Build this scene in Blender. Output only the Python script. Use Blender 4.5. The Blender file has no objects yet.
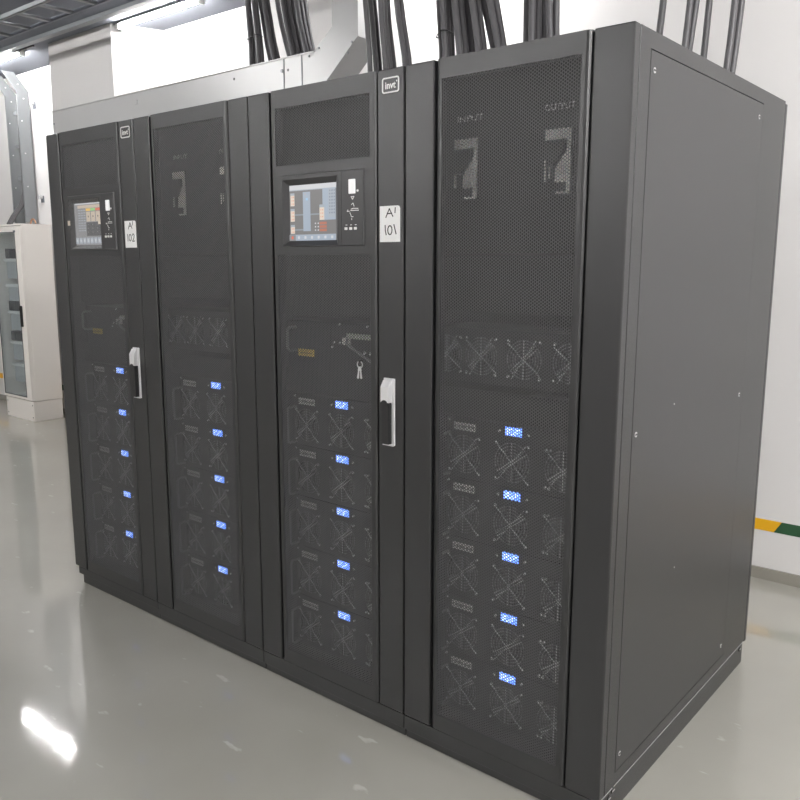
import bpy, bmesh, math, random
import numpy as np
from mathutils import Vector, Matrix
random.seed(7)
S = bpy.context.scene
COL = S.collection

# ------------------------------------------------------------------ materials
def nmat(name):
    m = bpy.data.materials.new(name); m.use_nodes = True
    nt = m.node_tree
    return m, nt, nt.nodes['Principled BSDF']

def mat(name, col, rough=.5, metal=0., spec=.5, bump=0., bscale=400., var=0., vscale=6., coat=0.):
    m, nt, b = nmat(name)
    b.inputs['Base Color'].default_value = (*col, 1)
    b.inputs['Roughness'].default_value = rough
    b.inputs['Metallic'].default_value = metal
    b.inputs['Specular IOR Level'].default_value = spec
    b.inputs['Coat Weight'].default_value = coat
    tc = nt.nodes.new('ShaderNodeTexCoord')
    if bump:
        n = nt.nodes.new('ShaderNodeTexNoise'); n.inputs['Scale'].default_value = bscale; n.inputs['Detail'].default_value = 2
        bp = nt.nodes.new('ShaderNodeBump'); bp.inputs['Strength'].default_value = bump; bp.inputs['Distance'].default_value = .001
        nt.links.new(tc.outputs['Object'], n.inputs['Vector'])
        nt.links.new(n.outputs['Fac'], bp.inputs['Height']); nt.links.new(bp.outputs['Normal'], b.inputs['Normal'])
    if var:
        n = nt.nodes.new('ShaderNodeTexNoise'); n.inputs['Scale'].default_value = vscale; n.inputs['Detail'].default_value = 4
        r = nt.nodes.new('ShaderNodeMix'); r.data_type = 'RGBA'
        r.inputs['A'].default_value = (*[c * (1 - var) for c in col], 1); r.inputs['B'].default_value = (*[min(1, c * (1 + var)) for c in col], 1)
        nt.links.new(tc.outputs['Object'], n.inputs['Vector'])
        nt.links.new(n.outputs['Fac'], r.inputs['Factor']); nt.links.new(r.outputs['Result'], b.inputs['Base Color'])
    return m

def emit(name, col, strength, base=(.02, .02, .02), rough=.25):
    m, nt, b = nmat(name)
    b.inputs['Base Color'].default_value = (*base, 1); b.inputs['Roughness'].default_value = rough
    b.inputs['Emission Color'].default_value = (*col, 1); b.inputs['Emission Strength'].default_value = strength
    return m

PAINT = mat('charcoal_powder_coat', (.0125, .0130, .0140), .36, spec=.72, bump=.25, bscale=900, var=.06, vscale=300)
SHEET = mat('charcoal_perforated_steel', (.072, .072, .075), .38, spec=.55)
INNER = mat('dark_module_steel', (.012, .012, .0125), .5)
BLACKG = mat('black_groove', (.01, .01, .011), .6)
BLACKP = mat('black_plastic', (.013, .013, .014), .35)
PANELP = mat('display_panel_plastic', (.035, .035, .037), .35)
GUARD = mat('bright_wire', (.62, .62, .63), .35, metal=.6)
RING = mat('dull_wire', (.30, .30, .31), .4, metal=.5)
SCREW = mat('bright_screw', (.75, .75, .76), .3, metal=.7)
DSCREW = mat('dark_screw', (.05, .05, .05), .3, metal=.6)
HANDLE = mat('black_handle_steel', (.32, .32, .32), .35, metal=.3)
GREYLAB = mat('grey_ribbed_label', (.84, .83, .82), .6)
DIMINK = mat('dim_grey_print', (.36, .36, .36), .6)
GREYINK = mat('grey_ink', (.2, .2, .2), .6)
YELLAB = mat('yellow_label', (.85, .62, .10), .6)
WHITEP = mat('white_plastic', (.82, .82, .81), .35)
SILVER = mat('silver_handle_metal', (.80, .80, .81), .28, metal=.35)
PAPER = mat('white_paper', (.86, .86, .86), .7)
INK = mat('black_marker_ink', (.02, .02, .02), .6)
BREAKW = mat('pale_breaker_plate', (.95, .92, .88), .5)
DUCT = mat('light_grey_steel', (.39, .39, .39), .38, metal=.25, var=.03, vscale=5, bump=.05, bscale=30)
CABLE = mat('black_cable_sheath', (.085, .082, .087), .42, bump=.1, bscale=80)
GALV = mat('grey_painted_steel', (.23, .24, .25), .4, metal=.2)
GALVD = mat('blue_grey_steel', (.16, .17, .20), .45, metal=.2)
CABW = mat('cream_white_enamel', (.88, .84, .80), .4)
CABG = mat('cabinet_interior_grey', (.52, .54, .56), .5)
CABD = mat('dark_breaker_grey', (.06, .065, .075), .4)
COPPER = mat('copper_lug', (.75, .42, .25), .3, metal=.7)
WALL = mat('white_wall_paint', (.71, .695, .69), .75, bump=.05, bscale=250)
CEIL = mat('blue_grey_ceiling_paint', (.17, .18, .21), .8)
BASEB = mat('grey_brown_skirting', (.26, .245, .215), .45)
TYEL = mat('yellow_tape', (.80, .42, .01), .5)
TGRN = mat('green_tape', (.022, .082, .036), .5)
TUBES = [emit('tube_glow_%d' % v, (1, .99, .975), v, (.8, .8, .8)) for v in (220, 365, 490)]
STAT = emit('status_glow', (1, 1, 1), .45, (.6, .6, .6))
BLUE = emit('blue_backlight', (.13, .29, 1.), 3.0)
BLUEW = emit('pale_blue_glyph', (.55, .70, 1.), 3.6)
def scr(n, c, s=1.): return emit('screen_' + n, c, s, (.02, .02, .02), .2)
SC = {'bg': scr('grey', (0.19, 0.185, 0.185)), 'white': scr('white', (0.6, 0.61, 0.63)), 'blue': scr('blue', (0.36, 0.42, 0.5)),
      'orange': scr('orange', (0.7, 0.42, 0.3)), 'cream': scr('cream', (0.72, 0.62, 0.53)), 'red': scr('red', (0.46, 0.17, 0.11)),
      'line': scr('line', (0.28, 0.32, 0.35)), 'lblue': scr('light_blue', (0.38, 0.42, 0.47)), 'cyan': scr('cyan', (0.35, 0.55, 0.72)),
      'dots': scr('dots', (0.2, 0.23, 0.29)), 'grey2': scr('mid_grey', (0.25, 0.25, 0.255)), 'beige': scr('beige', (.56, .47, .38)),
      'yel': scr('yellow', (.80, .52, .12)), 'grn': scr('green', (.30, .60, .22)), 'redh': scr('bright_red', (.72, .17, .10)),
      'dark': scr('dark', (.09, .09, .092))}

def film_mat():
    m, nt, b = nmat('clear_film')
    b.inputs['Base Color'].default_value = (.9, .9, .9, 1); b.inputs['Roughness'].default_value = .12
    tr = nt.nodes.new('ShaderNodeBsdfTransparent'); gl = nt.nodes.new('ShaderNodeBsdfGlossy'); gl.inputs['Roughness'].default_value = .2
    mx = nt.nodes.new('ShaderNodeMixShader'); mx.inputs[0].default_value = .13
    n = nt.nodes.new('ShaderNodeTexNoise'); n.inputs['Scale'].default_value = 30
    tc = nt.nodes.new('ShaderNodeTexCoord'); bp = nt.nodes.new('ShaderNodeBump'); bp.inputs['Strength'].default_value = 1; bp.inputs['Distance'].default_value = .004
    nt.links.new(tc.outputs['Object'], n.inputs['Vector']); nt.links.new(n.outputs['Fac'], bp.inputs['Height']); nt.links.new(bp.outputs['Normal'], gl.inputs['Normal'])
    nt.links.new(tr.outputs[0], mx.inputs[1]); nt.links.new(gl.outputs[0], mx.inputs[2])
    nt.links.new(mx.outputs[0], nt.nodes['Material Output'].inputs['Surface'])
    return m
FILM = film_mat()

def glass_mat():
    m, nt, b = nmat('tinted_door_glass')
    tr = nt.nodes.new('ShaderNodeBsdfTransparent'); tr.inputs[0].default_value = (.90, .93, .94, 1)
    gl = nt.nodes.new('ShaderNodeBsdfGlossy'); gl.inputs['Roughness'].default_value = .03
    mx = nt.nodes.new('ShaderNodeMixShader'); mx.inputs[0].default_value = .10
    nt.links.new(tr.outputs[0], mx.inputs[1]); nt.links.new(gl.outputs[0], mx.inputs[2])
    nt.links.new(mx.outputs[0], nt.nodes['Material Output'].inputs['Surface'])
    return m
GLASS = glass_mat()

def floor_mat():
    m, nt, b = nmat('grey_epoxy_floor')
    N = nt.nodes.new; L = nt.links.new
    tc = N('ShaderNodeTexCoord')
    n1 = N('ShaderNodeTexNoise'); n1.inputs['Scale'].default_value = 1.3; n1.inputs['Detail'].default_value = 5
    L(tc.outputs['Object'], n1.inputs['Vector'])
    r1 = N('ShaderNodeValToRGB'); r1.color_ramp.elements[0].position = .3; r1.color_ramp.elements[1].position = .7
    r1.color_ramp.elements[0].color = (.335, .325, .285, 1); r1.color_ramp.elements[1].color = (.385, .375, .335, 1)
    L(n1.outputs['Fac'], r1.inputs['Fac'])
    # pale scuffs with a shape of their own
    mp = N('ShaderNodeMapping'); mp.inputs['Scale'].default_value = (7, 16, 1); mp.inputs['Rotation'].default_value = (0, 0, .6)
    L(tc.outputs['Object'], mp.inputs['Vector'])
    n2 = N('ShaderNodeTexNoise'); n2.inputs['Scale'].default_value = 1.0; n2.inputs['Detail'].default_value = 3
    L(mp.outputs['Vector'], n2.inputs['Vector'])
    r2 = N('ShaderNodeValToRGB'); r2.color_ramp.elements[0].position = .68; r2.color_ramp.elements[1].position = .73
    L(n2.outputs['Fac'], r2.inputs['Fac'])
    mx = N('ShaderNodeMix'); mx.data_type = 'RGBA'; mx.inputs['B'].default_value = (.55, .54, .51, 1)
    ml = N('ShaderNodeMath'); ml.operation = 'MULTIPLY'; ml.inputs[1].default_value = .75
    L(r2.outputs['Color'], ml.inputs[0]); L(ml.outputs[0], mx.inputs['Factor']); L(r1.outputs['Color'], mx.inputs['A'])
    L(mx.outputs['Result'], b.inputs['Base Color'])
    b.inputs['Roughness'].default_value = .38
    b.inputs['Coat Weight'].default_value = 1.0; b.inputs['Coat IOR'].default_value = 1.7; b.inputs['Coat Roughness'].default_value = .06
    n3 = N('ShaderNodeTexNoise'); n3.inputs['Scale'].default_value = 9; n3.inputs['Detail'].default_value = 3
    L(tc.outputs['Object'], n3.inputs['Vector'])
    bp = N('ShaderNodeBump'); bp.inputs['Strength'].default_value = .22; bp.inputs['Distance'].default_value = .002
    L(n3.outputs['Fac'], bp.inputs['Height']); L(bp.outputs['Normal'], b.inputs['Coat Normal'])
    return m
FLOOR = floor_mat()

# ------------------------------------------------------------------ helpers
def tag(o, label=None, cat=None, group=None, kind=None):
    if label: o['label'] = label
    if cat: o['category'] = cat
    if group: o['group'] = group
    if kind: o['kind'] = kind
    return o

def thing(name, label, cat, loc=(0, 0, 0), group=None):
    o = bpy.data.objects.new(name, None); COL.objects.link(o); o.location = loc
    o.empty_display_size = .05
    return tag(o, label, cat, group)

def link(name, me, parent=None, loc=(0, 0, 0)):
    o = bpy.data.objects.new(name, me); COL.objects.link(o)
    if parent: o.parent = parent
    o.location = loc
    return o

def copy_tree(o, parent=None):
    c = o.copy(); COL.objects.link(c)
    if parent: c.parent = parent
    for ch in list(o.children): copy_tree(ch, c)
    return c

class MB:
    def __init__(s): s.v = []; s.f = []; s.mi = []; s.sm = []
    def add(s, vs, fs, mi=0, smooth=False):
        n = len(s.v); s.v += [tuple(v) for v in vs]
        for f in fs: s.f.append([i + n for i in f]); s.mi.append(mi); s.sm.append(smooth)
        return s
    def box(s, x0, x1, y0, y1, z0, z1, mi=0):
        vs = [(x, y, z) for x in (x0, x1) for y in (y0, y1) for z in (z0, z1)]
        return s.add(vs, [(0, 1, 3, 2), (4, 6, 7, 5), (0, 4, 5, 1), (2, 3, 7, 6), (0, 2, 6, 4), (1, 5, 7, 3)], mi)
    def quad(s, a, b, c, d, mi=0): return s.add([a, b, c, d], [(0, 1, 2, 3)], mi)
    def rect(s, x0, x1, z0, z1, y, mi=0): return s.quad((x0, y, z0), (x1, y, z0), (x1, y, z1), (x0, y, z1), mi)
    def prism(s, poly, axis, a0, a1, mi=0):
        # poly: 2-D points; axis = extrusion axis ('y': points are x,z ; 'x': y,z ; 'z': x,y)
        def P(p, a): return {'y': (p[0], a, p[1]), 'x': (a, p[0], p[1]), 'z': (p[0], p[1], a)}[axis]
        n = len(poly); vs = [P(p, a0) for p in poly] + [P(p, a1) for p in poly]
        fs = [tuple(range(n)), tuple(range(2 * n - 1, n - 1, -1))] + [(i, i + n, (i + 1) % n + n, (i + 1) % n) for i in range(n)]
        return s.add(vs, fs, mi)
    def tube(s, pts, r, n=8, mi=0, caps=True, closed=False):
        pts = [Vector(p) for p in pts]; m = len(pts); vs = []; prev = None
        for i, p in enumerate(pts):
            if closed: t = pts[(i + 1) % m] - pts[i - 1]
            else: t = pts[min(i + 1, m - 1)] - pts[max(i - 1, 0)]
            t.normalize()
            if prev is None:
                a = Vector((0, 0, 1)) if abs(t.z) < .9 else Vector((1, 0, 0)); u = t.cross(a).normalized()
            else: u = (prev - t * prev.dot(t)).normalized()
            prev = u; w = t.cross(u)
            for k in range(n):
                an = 2 * math.pi * k / n; vs.append(p + (u * math.cos(an) + w * math.sin(an)) * r)
        fs = []
        for i in range(m if closed else m - 1):
            j = (i + 1) % m
            for k in range(n): fs.append((i * n + k, i * n + (k + 1) % n, j * n + (k + 1) % n, j * n + k))
        s.add(vs, fs, mi, True)
        if caps and not closed:
            s.add([vs[k] for k in range(n)], [tuple(range(n - 1, -1, -1))], mi); s.add([vs[(m - 1) * n + k] for k in range(n)], [tuple(range(n))], mi)
        return s
    def cyl(s, c, axis, r, h, n=16, mi=0):
        a = {'x': Vector((1, 0, 0)), 'y': Vector((0, 1, 0)), 'z': Vector((0, 0, 1))}[axis]; c = Vector(c)
        return s.tube([c, c + a * h], r, n, mi)
    def build(s, name, mats, parent=None, loc=(0, 0, 0), bevel=0, seg=2):
        me = bpy.data.meshes.new(name); me.from_pydata(s.v, [], s.f)
        for m in (mats if isinstance(mats, (list, tuple)) else [mats]): me.materials.append(m)
        me.polygons.foreach_set('material_index', s.mi); me.polygons.foreach_set('use_smooth', s.sm)
        bm = bmesh.new(); bm.from_mesh(me); bmesh.ops.recalc_face_normals(bm, faces=bm.faces)
        if bevel:
            bmesh.ops.remove_doubles(bm, verts=bm.verts, dist=1e-6)
            es = [e for e in bm.edges if len(e.link_faces) == 2 and e.calc_face_angle(0) > .6]
            bmesh.ops.bevel(bm, geom=es, offset=bevel, segments=seg, profile=.5, affect='EDGES', clamp_overlap=True)
        bm.to_mesh(me); bm.free(); me.update()
        return link(name, me, parent, loc)

def plate(name, m, parent, us, vs, holes, a0, a1, plane='xz', bevel=.003):
    """plate with rectangular holes; us, vs cut lists; holes = set of (i, j) empty cells; front at a0"""
    def P(u, v): return (u, a0, v) if plane == 'xz' else (a0, u, v)
    bm = bmesh.new(); g = {}
    for i, u in enumerate(us):
        for j, v in enumerate(vs): g[i, j] = bm.verts.new(P(u, v))
    fs = []
    for i in range(len(us) - 1):
        for j in range(len(vs) - 1):
            if (i, j) not in holes: fs.append(bm.faces.new((g[i, j], g[i + 1, j], g[i + 1, j + 1], g[i, j + 1])))
    loose = [v for v in bm.verts if not v.link_faces]
    bmesh.ops.delete(bm, geom=loose, context='VERTS')
    front = set(v for v in bm.verts)
    r = bmesh.ops.extrude_face_region(bm, geom=fs)
    d = Vector((0, a1 - a0, 0)) if plane == 'xz' else Vector((a1 - a0, 0, 0))
    newv = [e for e in r['geom'] if isinstance(e, bmesh.types.BMVert)]
    for v in newv: v.co += d
    bmesh.ops.recalc_face_normals(bm, faces=bm.faces)
    if bevel:
        ns = set(newv); U0, U1, V0, V1 = us[0], us[-1], vs[0], vs[-1]
        ui = 0 if plane == 'xz' else 1
        def outer(e):
            return all(abs(v.co[ui] - U0) < 1e-6 for v in e.verts) or all(abs(v.co[ui] - U1) < 1e-6 for v in e.verts)
        es = [e for e in bm.edges if not any(v in ns for v in e.verts) and len(e.link_faces) == 2 and e.calc_face_angle(0) > .5 and outer(e)]
        bmesh.ops.bevel(bm, geom=es, offset=bevel, segments=3, profile=.5, affect='EDGES', clamp_overlap=True)
    me = bpy.data.meshes.new(name); bm.to_mesh(me); bm.free(); me.materials.append(m)
    return link(name, me, parent)

_sheets = {}
def sheet_mesh(x0, x1, z0, z1, y, a=.0059, b=.0082, r=.0031, th=.001):
    key = (x0, x1, z0, z1, y)
    if key in _sheets: return _sheets[key]
    nc = int(round((x1 - x0) / a)); nr = int(round((z1 - z0) / b))
    a = (x1 - x0) / nc
    I, J = np.meshgrid(np.arange(nc + 1), np.arange(nr + 1), indexing='ij')
    cx = (x0 + a * I).ravel(); cz = (z0 + b * (J + .5 * (I % 2))).ravel()
    t = (a * a - b * b / 4) / (2 * a)
    ox = np.array([a - t, t, -t, -(a - t), -t, t]); oz = np.array([0, b / 2, b / 2, 0, -b / 2, -b / 2])
    q = r / np.hypot(ox, oz); ix = ox * q; iz = oz * q
    n = len(cx); V = np.zeros((n, 18, 3), np.float32)
    V[:, 0:6, 0] = cx[:, None] + ox; V[:, 0:6, 2] = cz[:, None] + oz; V[:, 0:6, 1] = y
    V[:, 6:12, 0] = cx[:, None] + ix; V[:, 6:12, 2] = cz[:, None] + iz; V[:, 6:12, 1] = y
    V[:, 12:18] = V[:, 6:12]; V[:, 12:18, 1] = y + th
    fs = []
    for k in range(6):
        k2 = (k + 1) % 6
        fs.append((k, 6 + k, 6 + k2, k2)); fs.append((6 + k, 12 + k, 12 + k2, 6 + k2))
    F = (np.array(fs)[None] + (np.arange(n) * 18)[:, None, None]).reshape(-1)
    me = bpy.data.meshes.new('perforated_sheet')
    me.vertices.add(n * 18); me.vertices.foreach_set('co', V.ravel())
    nf = n * 12; me.loops.add(nf * 4); me.polygons.add(nf)
    me.loops.foreach_set('vertex_index', F.astype(np.int32))
    me.polygons.foreach_set('loop_start', np.arange(0, nf * 4, 4, dtype=np.int32))
    me.update(calc_edges=True); me.validate()
    me.materials.append(SHEET)
    _sheets[key] = me
    return me

def text(name, body, size, m, parent, loc, width=None, bold=0, y_rot=True, depth=.0006, shear=0, align='CENTER'):
    cu = bpy.data.curves.new(name, 'FONT'); cu.body = body; cu.size = size; cu.extrude = depth; cu.offset = bold
    cu.align_x = align; cu.align_y = 'CENTER'; cu.shear = shear; cu.resolution_u = 3
    to = bpy.data.objects.new(name, cu); COL.objects.link(to)
    dg = bpy.context.evaluated_depsgraph_get(); dg.update()
    me = bpy.data.meshes.new_from_object(to.evaluated_get(dg))
    bpy.data.objects.remove(to)
    me.name = name
    me.transform(Matrix.Rotation(math.pi / 2, 4, 'X'))
    if width:
        xs = [v.co.x for v in me.vertices]; w = max(xs) - min(xs)
        me.transform(Matrix.Diagonal((width / w, 1, 1, 1)))
    me.materials.clear(); me.materials.append(m)
    return link(name, me, parent, loc)

def strokes(name, lines, y, w, m, parent, t=.0005):
    """flat pen strokes in the xz plane, each a little ribbon with thickness"""
    mb = MB()
    for ln in lines:
        for (xa, za), (xb, zb) in zip(ln[:-1], ln[1:]):
            d = Vector((xb - xa, zb - za)); l = d.length
            if l < 1e-6: continue
            d /= l; n = Vector((-d.y, d.x)) * w / 2; e = d * w * .3
            poly = [(xa - e.x + n.x, za - e.y + n.y), (xa - e.x - n.x, za - e.y - n.y), (xb + e.x - n.x, zb + e.y - n.y), (xb + e.x + n.x, zb + e.y + n.y)]
            mb.prism(poly, 'y', y - t, y)
    return mb.build(name, m, parent)

# ------------------------------------------------------------------ camera (fitted to the room's own lines)
F_PX, PITCH, ROLL, YAW = 811.0, .170252, .000965, -.692775
CAM = Vector((3.464816, -1.802796, 1.478318))
cs, sn = math.cos(YAW), math.sin(YAW)
fw = Vector((sn * math.cos(PITCH), cs * math.cos(PITCH), -math.sin(PITCH)))
rt = Vector((cs, -sn, 0)); up = rt.cross(fw)
r2 = rt * math.cos(ROLL) + up * math.sin(ROLL); u2 = -rt * math.sin(ROLL) + up * math.cos(ROLL)
cam = bpy.data.cameras.new('camera'); cam.sensor_width = 36; cam.lens = F_PX / 800 * 36; cam.clip_start = .05
co = bpy.data.objects.new('camera', cam); COL.objects.link(co)
M = Matrix((r2, u2, -fw)).transposed().to_4x4(); M.translation = CAM
co.matrix_world = M
S.camera = co
def at(px, py, axis, val):
    d = r2 * ((px - 400) / F_PX) - u2 * ((py - 400) / F_PX) + fw
    return CAM + d * ((val - CAM[axis]) / d[axis])

# ------------------------------------------------------------------ room
XL, XR, YF, YB, ZC = -7.0, 6.2, -5.0, 2.09, 3.20
T = .1
def struct(name, mb, m, parent=None, label=None):
    o = mb.build(name, m, parent); o['kind'] = 'structure'
    if label: o['label'] = label
    return o
struct('floor', MB().box(XL - T, XR + T, YF - T, YB + T, -.1, 0), FLOOR, label='glossy grey epoxy floor with pale scuffs')
struct('ceiling', MB().box(XL - T, XR + T, YF - T, YB + T, ZC, ZC + T), CEIL, label='dark blue-grey painted ceiling')
struct('wall_back', MB().box(XL - T, XR + T, YB, YB + T, 0, ZC), WALL, label='white wall behind the black cabinets')
struct('wall_left', MB().box(XL - T, XL, YF, YB, 0, ZC), WALL)
struct('wall_right', MB().box(XR, XR + T, YF, YB, 0, ZC), WALL)
struct('wall_front', MB().box(XL - T, XR + T, YF - T, YF, 0, ZC), WALL)
CX0, CX1, CY = -3.155, -2.10, 1.72
CX1F = -2.235   # the right cheek of the column is splayed
struct('trim_1', MB().prism([(CX0, CY), (CX1F, CY), (CX1, YB), (CX0, YB)], 'z', 0, ZC), mat('shaded_column_paint', (.46, .45, .445), .75), label='white square column standing against the back wall')  # wall paint darkened: the column front's shade is put into its colour
# skirting
bb = MB().box(XL, CX0, YB - .012, YB, 0, .055).box(CX1, XR, YB - .012, YB, 0, .055)
struct('baseboard_back', bb, BASEB, label='grey-brown skirting at the foot of the back wall')
struct('baseboard_column', MB().box(CX0 - .012, CX1F + .012, CY - .012, CY, 0, .055), BASEB)
# yellow and green tape stripe, slanted joints
tp = MB()
edges = [XL] + [2.51 - .38 * k for k in range(25, 0, -1)] + [2.51 + .38 * k for k in range(0, 10)] + [XR]
k0 = edges.index(2.51)
for i in range(len(edges) - 1):
    a, b_ = edges[i], edges[i + 1]; sl = .016
    if b_ <= a: continue
    seg = [(a - sl, .234), (b_ - sl, .234), (b_ + sl, .288), (a + sl, .288)]
    if seg[1][0] > CX0 - .02 and seg[0][0] < CX1 + .02: continue
    tp.prism(seg, 'y', YB - .0015, YB, 0 if (k0 - i) % 2 == 1 else 1)
struct('trim_2', tp, [TYEL, TGRN], label='yellow and green hazard tape stripe low on the back wall')

# ------------------------------------------------------------------ ceiling lamps and added fill lights
ZT = 3.155
def tube_light(label, tm):
    r = thing('tube_light', label, 'light')
    MB().box(-.52, .52, -.03, .03, .012, .045).build('housing', GALV, r, bevel=.003)
    MB().tube([(-.47, 0, 0), (.47, 0, 0)], .014, 14, 0).build('tube', tm, r)
    for sgn in (-1, 1):
        MB().box(min(sgn * .47, sgn * .50), max(sgn * .47, sgn * .50), -.022, .022, -.022, .014).build('end_cap', WHITEP, r, bevel=.003)
    return r
ZT = 3.172
spots = [(-3.98, 1.665, 'lit fluorescent tube light in the upper left corner of the photo', 0),
         (-1.69, 1.76, 'lit fluorescent tube light above the white column and its recess', 0),
         (.78, 1.80, 'lit fluorescent tube light over the wall behind the black cables', 0),
         (4.7, .2, 'added unseen fill light facing the side of the rightmost cabinet', 0),  # fill lamp added out of view to brighten the cabinet side
         (-2.3, -.6, 'added unseen fill light over the aisle in front of the 102 cabinet', 2),  # unseen fill lamp, placed to lift the left aisle and cream cabinet
         (5.4, -.2, 'added unseen fill light of the right bank, nearest the back wall', 2),  # bank of unseen tubes added to light the cabinet side and right wall
         (5.4, -.8, 'added unseen fill light of the right bank, second from the back wall', 2),
         (5.4, -1.4, 'added unseen fill light of the right bank, third from the back wall', 2),
         (5.4, -2.0, 'added unseen fill light of the right bank, fourth from the back wall', 2),
         (5.4, -2.6, 'added unseen fill light of the right bank, farthest from the back wall', 2),
         (-3.6, -4.6, 'added unseen fill light by the front wall, leftmost of three', 1),  # unseen tubes added so the cabinet fronts reflect a bright wall top
         (-1.6, -4.6, 'added unseen fill light by the front wall, middle of three', 1),
         (.40, -4.6, 'added unseen fill light by the front wall, rightmost of three', 1)]
protos = {}
for i, (x, y, lb, cl) in enumerate(spots):
    if cl in protos: o = copy_tree(protos[cl])
    else: o = protos[cl] = tube_light(lb, TUBES[cl])
    o.location = (x, y, ZT); o['label'] = lb; o['category'] = 'light'; o['group'] = 'ceiling tube lights'
tr = thing('lighting_trunk', 'grey steel lighting channel running between two tube lights under the ceiling', 'channel', (0, 1.568, 3.172))
MB().box(-6.5, -1.0, -.028, .028, 0, .028).build('channel_body', GALV, tr, bevel=.002)
MB().box(-3.55, -3.2, .045, .06, -.005, .008).build('dark_gap_strip', BLACKP, tr)  # black strip standing in for the dark gap under the channel

# ------------------------------------------------------------------ overhead cable ladder (top left)
ld = thing('cable_ladder', 'blue-grey cable ladder hanging below the ceiling in the top left corner', 'cable ladder', (0, 0, 3.09))
LX0, LX1 = -5.6, -.6
MB().box(LX0, LX1, .98, .985, 0, .03).box(LX0, LX1, .98, 1.0, 0, .004).build('rail', GALV, ld)
MB().box(LX0, LX1, 1.235, 1.24, 0, .03).box(LX0, LX1, 1.22, 1.24, 0, .004).build('rail', GALVD, ld)
x = LX0 + .17
while x < LX1:
    MB().box(x - .018, x + .018, .985, 1.235, .004, .02).build('rung', GALV, ld); x += .295
for hx in (-5.0, -3.4, -.9):
    MB().tube([(hx, .9825, .02), (hx, .9825, ZC - 3.09)], .004, 8).tube([(hx, 1.2375, .02), (hx, 1.2375, ZC - 3.09)], .004, 8).build('hanger_rod', GALV, ld)

# vertical cable riser at the left wall: two side rails bent out at the top
rz = thing('cable_riser', 'grey upright cable ladder bent outwards at the top, above the cream cabinet', 'cable ladder', (0, 0, 1.83))
def rail(x0, x1, m):
    mb = MB()
    y0, y1 = 1.962, 2.072
    lo = [(y0, 0), (y1, 0), (y1, 1.185), (y0, 1.165)]
    up_ = [(y0, 1.165), (y1, 1.185), (y1 - .125, 1.34), (y0 - .13, 1.34)]
    mb.prism(lo, 'x', x0, x1).prism(up_, 'x', x0, x1)
    return mb
def rail_full(xo, m, lipdir):
    rl = rail(xo - .004, xo, m)
    rl.box(min(xo, xo + lipdir * .02), max(xo, xo + lipdir * .02), 1.960, 1.963, 0, 1.165)
    ro = rl.build('side_rail', m, rz)
    b = MB()
    for (yy, zz) in ((2.02, 1.12), (1.975, 1.24), (1.99, .92), (2.0, .63), (2.0, .33)):
        b.cyl((xo, yy, zz), 'x', .006, .006, 10)
    b.build('bolt', SCREW, ro)
rail_full(-4.236, GALV, -1)
rail_full(-4.478, GALV, 1)
for zz in (.1, .4, .7, 1.0):
    MB().box(-4.474, -4.24, 2.03, 2.05, zz, zz + .03).build('rung', GALV, rz)
for (px, py) in ((31.5, 103), (40, 197)):
    p = at(px, py, 1, 2.06)
    st = thing('wall_bracket', 'small steel stud clamp on the wall beside the upright cable ladder, ' + ('upper' if py < 150 else 'lower') + ' one', 'bracket', (p.x, 2.09, p.z))
    MB().box(-.022, .022, -.012, 0, -.05, .012).build('bracket_plate', GALVD, st, bevel=.002)
    MB().cyl((0, -.012, 0), 'y', .019, -.03, 12).build('stud', SCREW, st)
# cables from the riser into the cream cabinet
lows = [(-4.262, 2.005, 'rightmost'), (-4.295, 2.005, 'middle'), (-4.33, 2.005, 'leftmost')]
for i, (xx, yy, w) in enumerate(lows):
    pts = [(xx, yy, 2.95), (xx, yy, 2.4), (xx - .005, yy, 2.12), (xx - .03, yy - .035, 1.99), (xx - .085, yy - .09, 1.89), (xx - .125, yy - .12, 1.8135)]
    o = MB().tube(pts, .013, 8).build('power_cable', CABLE)
    tag(o, f'{w} of three black cables bending down onto the cream cabinet top', 'cable')
for i, (px, w) in enumerate(((41, 'right'), (22, 'left'))):
    p = at(px, 222, 2, 1.806)
    p = Vector((max(-4.36, min(-3.9, p.x)), 1.86, 1.803))
    pts = [(p.x - .05, p.y, p.z + .004), (p.x - .03, p.y, p.z + .035), (p.x, p.y, p.z + .045), (p.x + .03, p.y, p.z + .03), (p.x + .045, p.y, p.z + .004)]
    o = MB().tube(pts, .007, 8).build('copper_strap', COPPER)
    tag(o, f'bare copper earth strap looped on the cream cabinet top, {w} one', 'strap')

# ------------------------------------------------------------------ cream distribution cabinet
WX0, WX1, WY0, WY1, WH = -4.40, -3.85, 1.711, 1.995, 1.80
wc = thing('distribution_cabinet', 'cream distribution cabinet with a tinted glass door by the left wall', 'cabinet', (WX0, WY0, 0))
w, dp = WX1 - WX0, WY1 - WY0
b = MB().box(0, .012, .012, dp, .19, WH).box(w - .012, w, .012, dp, .19, WH).box(.012, w - .012, .012, dp, WH - .012, WH).box(.012, w - .012, .012, dp, .19, .202).box(.012, w - .012, dp - .012, dp, .202, WH - .012)
b.build('body', CABW, wc)
MB().box(.002, w - .002, .004, dp - .004, 0, .186).build('plinth', CABW, wc, bevel=.002)
sp = MB().box(w, w + .003, .03, dp - .025, .235, WH - .04).build('side_panel', CABW, wc, bevel=.001)
bs = MB()
for xx in (.03, w - .03):
    for zz in (.035, .15): bs.cyl((xx, .004, zz), 'y', .006, -.002, 8)
bs.build('plinth_screw', DSCREW, wc)
dr = plate('door', CABW, wc, [0, .022, w - .088, w], [.2, .222, WH - .07, WH - .02], {(1, 1)}, -.012, .01, bevel=.004)
MB().box(.022, w - .088, -.006, -.002, .222, WH - .07).build('door_glass', GLASS, dr)
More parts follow.
